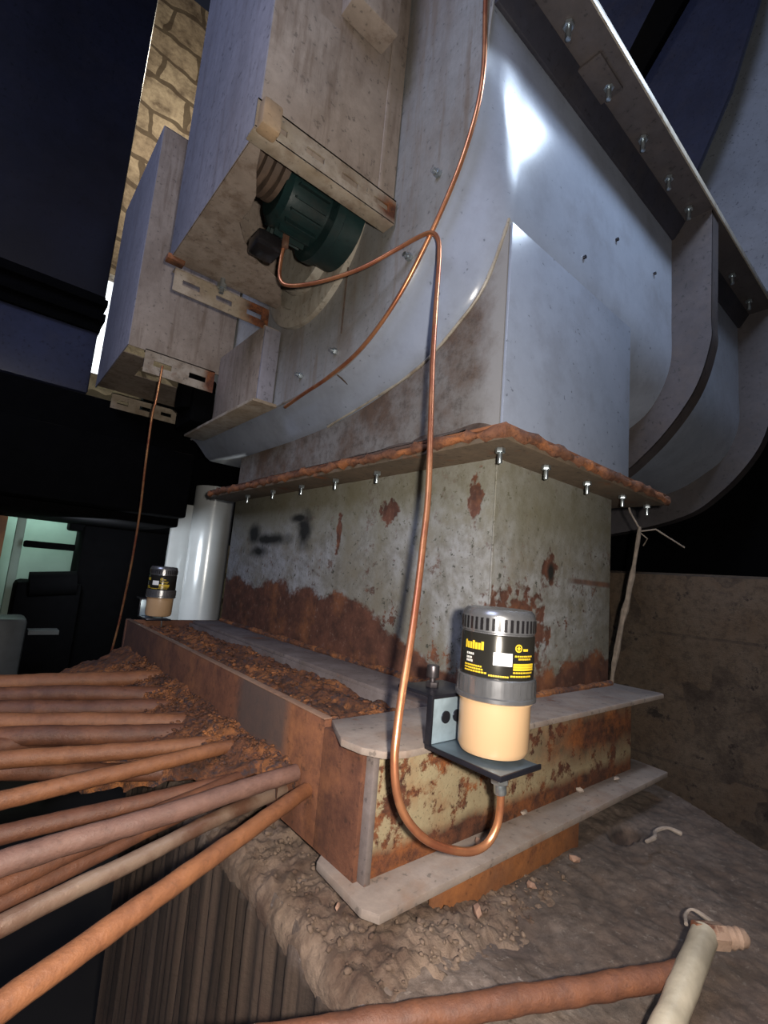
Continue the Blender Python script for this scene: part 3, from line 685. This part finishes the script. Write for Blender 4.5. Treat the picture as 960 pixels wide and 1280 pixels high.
for (a, b, z, rr, mi), lb in zip(bars, labels):
    A = Vector((a[0], a[1], z)); B = Vector((b[0], b[1], z)); d = (B-A)
    A2 = A + d*((-.357-A.x)/d.x)
    pts = []
    for i in range(91):
        t = i/90*1.7; p = A2 + d*t; p.z += -.004*math.sin(t*2.2+rr*900) + .003*noise.noise(p*7+Vector((rr*999, 0, 0))); p.y += .003*noise.noise(p*6+Vector((0, rr*777, 0))); pts.append(p)
    mb = MB(); mb.tube(pts, rr*(1.12 if a[1] > .4 else .97), 14, .08)
    tag(mb.obj('rusty_bar', bar_steel if mi == 3 else bar_rust[mi]), lb, 'bar', 'rusty bars fanned out beside the base frame')
# flakes of rust heaped on the bars against the frame
def fz2(x, y):
    d = (-.352-x)
    return -.085 - d*.42 + .014*noise.noise(Vector((x*22, y*16, 3))) + .008*noise.noise(Vector((x*60, y*50, 3))) - max(0, .13-y)*.7
def bed_edge(y):
    t = min(max((y-.16)/.34, 0), 1); return -.385 - .26*t + .02*noise.noise(Vector((0, y*30, 2)))
mb = lumpy('x', bed_edge, -.3535, .10, 1.30, fz2, 70, 220, flakes, '', '', .02)
for k in range(1500):
    x = -.356-abs(random.gauss(0, .09)); y = random.uniform(.1, 1.1)
    if x < bed_edge(y)+.01: continue
    mb.chunk((x, y, fz2(x, y)+.004), random.uniform(.0018, .006), .5)
tag(mb.obj('rust_flakes', flakes, angle=80), 'heap of rust flakes over the bars against the base frame', 'debris', kind='stuff')
# dirt and gravel around the corner of the bottom flange
def fz3(x, y):
    e = (x+.43)
    return -.216 + .006*noise.noise(Vector((x*26, y*26, 3))) + .007*noise.noise(Vector((x*60, y*60, 9))) + .005*noise.noise(Vector((x*130, y*130, 9))) - max(0, .015-e)*1.2 - max(0, -.17-y)*.25 - drop(x) - max(0, x+.15)*.06
mb = lumpy('x', -.43, .10, -.21, .36, fz3, 150, 150, dirt, '', '', .02)
for k in range(900):
    x = random.uniform(-.42, .05); y = random.uniform(-.20, .2)
    if x > -.33 and y > -.12: continue
    mb.chunk((x, y, fz3(x, y)+.003), random.choice((.0015, .002, .003, .003, .004, .006)), .6)
tag(mb.obj('gravel_dirt', dirt, angle=80), 'crumbly dirt and gravel spread around the corner of the bottom flange', 'dirt', kind='stuff')
pebble = plain('pale_pebble', (.36, .29, .24), .8, 0, .3, 60, .3); pebble2 = plain('tan_pebble', (.30, .175, .12), .8, 0, .3, 60, .3)
for (x, y, z, sz, m_, lb) in ((.034, -.078, -.178, .010, pebble, 'flat pale chip lying mid way along the bottom flange'), (.233, -.081, -.178, .009, pebble, 'pale chip lying on the right part of the bottom flange'),
    (-.125, -.100, -.178, .009, pebble2, 'pinkish stone touching the bend of the copper tube'), (-.185, -.150, -.232, .012, pebble2, 'tan stone on the dirt below the bend of the copper tube'),
    (-.050, -.150, -.240, .010, pebble2, 'tan stone below the flange edge, right of the tube bend'), (.089, -.149, -.240, .010, pebble2, 'small brown stone under the flange edge near the hole'),
    (.378, -.091, -.178, .008, pebble, 'whitish pebble near the right end of the bottom flange'), (-.38, -.075, -.200, .007, pebble2, 'round pale stone on the dirt left of the flange corner')):
    mb = MB(); mb.chunk((0, 0, 0), sz, .55); o = mb.obj('stone_chip', m_); o.location = (x, y, z+.002); tag(o, lb, 'stone', 'loose stones by the bottom flange')

# bar lying across the bottom, and the bolted pipe end
mb = MB(); P0, P1 = Vector((-.62, -.145, -.203)), Vector((-.10, -.382, -.203))
mb.tube([P0.lerp(P1, i/60) for i in range(61)], .0125, 14, .18)
tag(mb.obj('rusty_bar', bar_rust[2]), 'reddish rusty bar lying flat across the plinth at the bottom edge', 'bar')
ep = thing('bolted_rod', 'blurred steel rod with a nut on its end at the bottom right corner', 'rod')
A_ = Vector((-.030, -.386, -.185)); B_ = Vector((-.222, -.400, -.215)); dd = (A_-B_).normalized()
mb = MB(); mb.tube([B_.lerp(A_, i/16) for i in range(17)], .0150, 18, .08); mb.obj('rod', plain('scraped_cream_steel', (.50, .43, .32), .5, .3, .5, 14, .3), ep)
sd_ = Vector((.72, -.69, .05)).normalized()
mb = MB(); mb.cyl(A_-sd_*.012, A_+sd_*.026, .0150, n=6, bev=.003); mb.tube([A_+sd_*(.024+.004*k) for k in range(8)], [.0125, .0115, .0125, .011, .012, .0105, .010, .006], 14, .35); mb.obj('nut', paint('rusty_nut', (.22, .13, .085), (.30, .22, .16), rust=.52, rough=.8, bump=.5), ep)

# ================================================================ SURROUNDING DUCTS
bd = thing('dark_duct', 'big near-black duct with a banded joint, filling the upper left', 'duct')
mb = MB(); mb.box((-3.2, 2.08, 1.49), (-.51, 2.9, 4.8), .01); mb.obj('upper_section', duct_black, bd)
mb = MB(); mb.box((-3.2, 2.08, 1.0), (-.515, 2.9, 1.33), .01); mb.obj('lower_section', duct_blue, bd)  # bluer colour here stands in for a bluish glare on the lower section
mb = MB(); mb.box((-3.2, 2.03, 1.44), (-.50, 2.95, 1.475), .004); mb.box((-3.2, 2.03, 1.36), (-.50, 2.95, 1.40), .004); mb.box((-3.2, 2.06, 1.31), (-.51, 2.95, 1.50), .004); mb.obj('joint_flange', black_steel, bd)
dk = MB(); dk.box((-3.2, 1.99, .40), (-.03, 2.9, .97), .01); dk.box((-3.2, 1.82, .44), (-.05, 2.0, .76), .01)
dk.box((-.10, 2.9, .38), (1.4, 3.0, 1.4), .01)  # added black panel that keeps the gap below the scroll dark
tag(dk.obj('steel_deck', black_steel), 'black steel deck beam, with an added dark panel, spanning the dark gap left of the column', 'beam')
ov = thing('overhead_duct', 'dark blue hopper duct overhead beyond the bolted flange, upper right', 'duct')
mb = MB(); mb.prism([(-.35, 4.9), (-.075, 3.56), (.059, 3.10), (.237, 2.69), (.20, 2.45), (1.5, 2.35), (2.6, 2.5), (2.6, 6), (-.5, 6)], 0, 2.0, 2.04, .01); mb.obj('hopper', duct_blue, ov)
mb = MB(); mb.prism([(.10, 4.1), (.30, 4.25), (.72, 3.62), (.56, 3.50)], 0, 1.95, 2.0, .005); mb.obj('brace', black_steel, ov)
gd = MB(); gd.box((2.25, -3.0, 1.95), (3.0, .45, 7), .01)
tag(gd.obj('grey_duct', paint('pale_grey_duct_paint', (.42, .46, .52), (.34, .38, .44), rust=.76, scale=2, rough=.4, grime_amt=.3, mottle=.15)), 'pale grey duct wall behind the blue hopper at the right edge', 'duct')
sk = MB(); sk.box((2.3, -2.5, -.2), (2.6, 2.0, 1.2)); tag(sk.obj('dark_void_sheet', black_steel), 'black sheet standing in for the dark void beyond the low masonry wall', 'screen')  # black sheet in place of the unlit space past the wall

# twig with a web beside the column
tw = thing('dry_twig', 'dry forked twig leaning beside the right edge of the column', 'twig')
mb = MB(); mb.tube(smoothpath([(.74, .10, -.21), (.74, .085, .0), (.75, .07, .126), (.75, .036, .301), (.75, .015, .455)], 5), [.006]*6+[.009]*10+[.006]*5, 8, .5); mb.obj('stem', twig_mat, tw)
mb = MB(); mb.tube([(.75, .018, .44), (.78, -.02, .45), (.84, -.08, .40)], .0025, 6, .4); mb.tube([(.75, .016, .45), (.74, .04, .50), (.73, .05, .55)], .003, 6, .4); mb.tube([(.75, .018, .44), (.77, .0, .42), (.79, .02, .40)], .002, 6, .4); mb.obj('branch', twig_mat, tw)
mb = MB(); mb.tube(smoothpath([(.315, -.245, -.212), (.30, -.225, -.206), (.27, -.215, -.209), (.24, -.225, -.208), (.215, -.22, -.211)], 5), .0035, 7, .5)
tag(mb.obj('root_curl', twig_mat), 'small curled root lying on the concrete right of the flange', 'root')
mb = MB(); mb.tube(smoothpath([(.06, -.372, -.212), (.045, -.35, -.200), (.03, -.345, -.203), (.01, -.352, -.205)], 5), .0025, 7, .5)
tag(mb.obj('root_curl', twig_mat), 'thin curled fibre on the concrete just above the bolted rod', 'root')

# ================================================================ BACKGROUND, LEFT
tk = thing('pale_tank', 'glossy pale tank brightly lit behind the column, left of it', 'tank')
mb = MB(); mb.lathe([(.0, -.8), (.125, -.8), (.125, .72), (.0, .72)], (.335, 2.52, 0), 'Z', 40); mb.obj('tank_body', tank_mat, tk)
mb = MB(); mb.box((.12, 2.62, -.8), (.25, 2.66, .60), .004); mb.obj('side_sheet', tank_mat, tk)
lamp('tank_fill', 'AREA', (-.45, 2.15, .25), 5.5, (.85, .92, 1), .25, (.2, 2.5, .2))  # local lamp added to brighten the tank
gw = MB(); gw.box((-1.6, 3.55, -.9), (-.1, 3.62, .95), .005)
tag(gw.obj('green_partition', green_wall), 'pale green partition lit through the opening at the far left', 'partition')
gp = MB(); gp.box((-.88, 2.9, -.9), (-.70, 3.0, 1.0), .004)
tag(gp.obj('timber_post', wood), 'brown timber post at the left edge of the far opening', 'post')
gq = MB(); gq.box((-.645, 3.1, -.9), (-.60, 3.16, .9), .004)
tag(gq.obj('pale_post', green_wall), 'slim pale post beside the brown timber post', 'post')
mc = thing('dark_machine', 'dark machine silhouette in the opening at the far left', 'machine')
mb = MB(); mb.box((-.60, 2.95, .235), (-.34, 3.05, .275), .008); mb.obj('crossbar', black_steel, mc)
mb = MB(); mb.box((-.33, 2.8, -.9), (.20, 3.1, .40), .02); mb.box((-.40, 2.84, .36), (-.15, 3.0, .42), .015); mb.obj('cabinet', black_steel, mc)  # cabinet widened so the gap towards the tank stays black
mb = MB(); mb.box((-.62, 2.7, -.9), (-.30, 2.95, .05), .03); mb.cyl((-.56, 2.72, .03), (-.34, 2.72, .05), .07, n=20); mb.obj('housing', black_steel, mc)
mb = MB(); mb.box((-.80, 2.4, -.9), (-.56, 2.6, -.12), .02); mb.box((-.55, 2.4, -.20), (-.42, 2.5, -.18)); mb.obj('side_casing', plain('dim_grey_casing', (.05, .055, .055), .5), mc)
